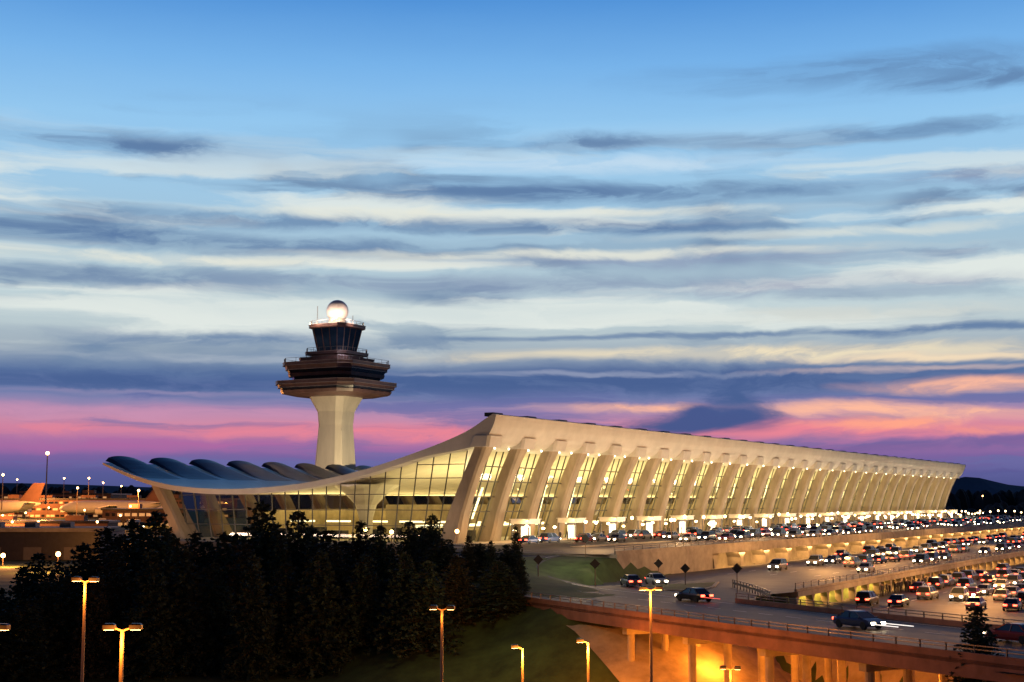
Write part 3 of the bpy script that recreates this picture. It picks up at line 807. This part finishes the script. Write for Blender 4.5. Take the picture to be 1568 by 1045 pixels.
def nz(vec,sc,det=5,rough=.55):
    n=N_('ShaderNodeTexNoise'); n.noise_dimensions='2D'; n.inputs['Scale'].default_value=1; n.inputs['Detail'].default_value=det; n.inputs['Roughness'].default_value=rough
    Lk(vm('MULTIPLY',vec,sc),n.inputs['Vector']); return n
w1=vm('MULTIPLY',vm('SUBTRACT',nz(P0,(.10,22,1),2).outputs['Color'],(.5,.5,.5)),(7.0,.010,0))
P1=vm('ADD',P0,w1)
w2=vm('MULTIPLY',vm('SUBTRACT',nz(P1,(.35,60,1),4,.6).outputs['Color'],(.5,.5,.5)),(3.5,.008,0))
P2=vm('ADD',P1,w2)
s2=N_('ShaderNodeSeparateXYZ'); Lk(P2,s2.inputs[0]); v2=s2.outputs[1]
vr=mth('ADD',mth('MULTIPLY',v,.5),mth('MULTIPLY',v2,.5))
rp=N_('ShaderNodeValToRGB'); Lk(vr,rp.inputs[0])
stops=[(0,(66,80,130)),(.02,(84,90,150)),(.032,(122,98,160)),(.044,(178,118,165)),(.055,(205,136,165)),(.064,(156,132,174)),(.075,(108,126,174)),(.09,(94,120,164)),(.105,(152,168,184)),(.12,(184,200,206)),(.15,(187,209,217)),(.18,(163,192,211)),(.22,(158,199,228)),(.27,(146,198,238)),(.315,(118,178,233)),(.366,(80,146,216)),(.5,(50,108,185)),(1,(26,60,130))]
cr=rp.color_ramp
cr.elements[0].position=0; cr.elements[0].color=lin(*stops[0][1]); cr.elements[1].position=1; cr.elements[1].color=lin(*stops[-1][1])
for p_,c_ in stops[1:-1]:
    e=cr.elements.new(p_); e.color=lin(*c_)
c=rp.outputs[0]
brk=mr(nz(P0,(.13,17,1),2).outputs['Fac'],.38,.62,.3,1)
st=mr(nz(P2,(.07,36,1),5,.5).outputs['Fac'],.46,.64,0,.9)
win=mth('MULTIPLY',mr(v,.08,.11,0,1),mr(v,.22,.30,1,0))
c=mixc(mth('MULTIPLY',mth('MULTIPLY',st,brk),win),c,lin(104,132,167))
P3=vm('ADD',P2,(37.0,.9,0))
st2=mr(nz(P3,(.055,42,1),5,.5).outputs['Fac'],.47,.65,0,.92)
win2=mth('MULTIPLY',mr(v,.09,.12,0,1),mr(v,.20,.28,1,0))
c=mixc(mth('MULTIPLY',st2,win2),c,lin(226,233,228))
P4=vm('ADD',P2,(11.0,.37,0))
st3=mr(nz(P4,(.07,85,1),5,.55).outputs['Fac'],.46,.64,0,.75)
c=mixc(mth('MULTIPLY',st3,mth('MULTIPLY',mr(v,.01,.03,0,1),mr(v,.07,.09,1,0))),c,lin(98,106,164))
tex=mr(nz(P2,(.25,65,1),5,.6).outputs['Fac'],.33,.6,.45,1)
SL=(88,120,163);DB=(62,92,145);CR=(230,231,218);PE=(253,186,158);PK=(236,132,148);MG=(176,100,162);MV=(202,144,178)
F=[(14.1,.304,7.5,.013,SL,.65),(18,.291,4.5,.008,SL,.8),(-14.5,.248,4.5,.009,SL,.95),(4.6,.259,4,.007,SL,.85),(14.6,.257,7,.006,SL,.65),
(.4,.222,6.5,.009,SL,.95),(8.6,.22,6,.006,SL,.7),(-8.7,.200,12,.006,SL,.7),(4,.196,7,.005,SL,.95),(-18,.187,6,.010,SL,.95),(-8.7,.181,9,.008,SL,.8),
(8,.172,12,.007,(135,148,180),.65),(-15,.154,10,.009,(108,134,170),.8),(-1,.155,10,.008,(126,144,176),.65),(12,.150,9,.008,(136,146,178),.65),(-13,.113,7,.006,SL,.8),(19,.222,5,.006,(115,130,168),.8),
(-1,.207,14,.004,CR,.8),(-12.5,.169,11,.005,CR,.9),(3,.177,12,.004,CR,.85),(4,.243,9,.007,(205,225,240),.7),(-2,.136,18,.008,(208,220,220),.8),(14,.13,9,.006,(212,215,208),.7),(14,.189,8,.004,CR,.6),
(10,.104,13,.005,(242,226,192),1),(17,.099,6,.003,(242,220,188),.95),(-10,.100,8,.003,(178,188,200),.6),
(6,.117,12,.0026,SL,.75),(17,.117,7,.004,SL,.9),
(0,.084,30,.012,DB,.95),(8,.088,8,.009,DB,.9),(-16,.082,9,.008,DB,.7),(3,.091,9,.0018,(150,160,188),.7),(16,.092,6,.002,(200,180,180),.7),(-14,.075,9,.002,(150,140,180),.7),
(-15,.060,12,.006,MV,.75),(-12.6,.038,10,.005,MG,.7),(-3.5,.047,8,.007,PK,.9),(-14,.048,9,.005,PK,.65),(12,.049,8,.007,PK,.95),
(13.6,.063,5,.007,PE,1),(18.6,.057,5,.006,PE,1),(4.0,.0665,3.6,.004,PE,1),(19.5,.079,4.5,.006,PE,.95),(14.5,.052,4,.004,(255,165,138),1),(19,.046,3,.004,(245,150,138),.85),
(7.4,.056,3.0,.009,(60,84,140),1),(7.2,.060,2.4,.010,(60,84,140),1),(9.0,.073,1.5,.012,DB,1),(5.2,.053,2.4,.007,(62,84,140),.95),(18,.039,7,.004,(110,94,155),.8),(11,.036,6,.004,(96,88,150),.7)]
for a0,v0,ra_,rv,cc,stg in F:
    d=vm('LENGTH',vm('MULTIPLY',vm('SUBTRACT',P2,(a0,v0,0)),(1/ra_,1/rv,0)),None)
    m_=mth('MULTIPLY',mr(d,.15,1.45,stg,0),tex,clamp=True) if stg<1 or cc!=(60,84,140) else mr(d,.4,1.3,1,0)
    c=mixc(m_,c,lin(*cc))
fall=mth('MULTIPLY',mr(Y,-.5,.85,.17,1),mr(Z,.34,.75,1,.35))
fall=mth('MULTIPLY',fall,mr(Z,-.06,-.005,.15,1))
em=N_('ShaderNodeBackground'); Lk(c,em.inputs[0]); Lk(fall,em.inputs[1])
sky=N_('ShaderNodeTexSky'); sky.sky_type='NISHITA'; sky.sun_disc=False; sky.sun_elevation=math.radians(-2); sky.sun_rotation=math.radians(10)
bg2=N_('ShaderNodeBackground'); Lk(sky.outputs[0],bg2.inputs[0]); bg2.inputs[1].default_value=0.02
ad=N_('ShaderNodeAddShader'); Lk(em.outputs[0],ad.inputs[0]); Lk(bg2.outputs[0],ad.inputs[1])
out=N_('ShaderNodeOutputWorld'); Lk(ad.outputs[0],out.inputs[0])
sd=bpy.data.lights.new('sun','SUN'); sd.energy=0.05; sd.angle=math.radians(10); sd.color=(1,.6,.5)
so=bpy.data.objects.new('sun',sd); col.objects.link(so); so.rotation_euler=Vector((-.17,-.98,-.05)).to_track_quat('-Z','Y').to_euler()

# ------------------------------------------------------------ camera
cd=bpy.data.cameras.new('camera'); cd.sensor_width=36; cd.lens=36*2159/1568; cd.clip_end=30000; cd.clip_start=.5
co=bpy.data.objects.new('camera',cd); col.objects.link(co); co.location=(0,0,14); co.rotation_euler=(math.radians(90+6.52),0,0)
scene.camera=co
scene.view_settings.view_transform='Standard'; scene.view_settings.look='None'; scene.view_settings.exposure=0
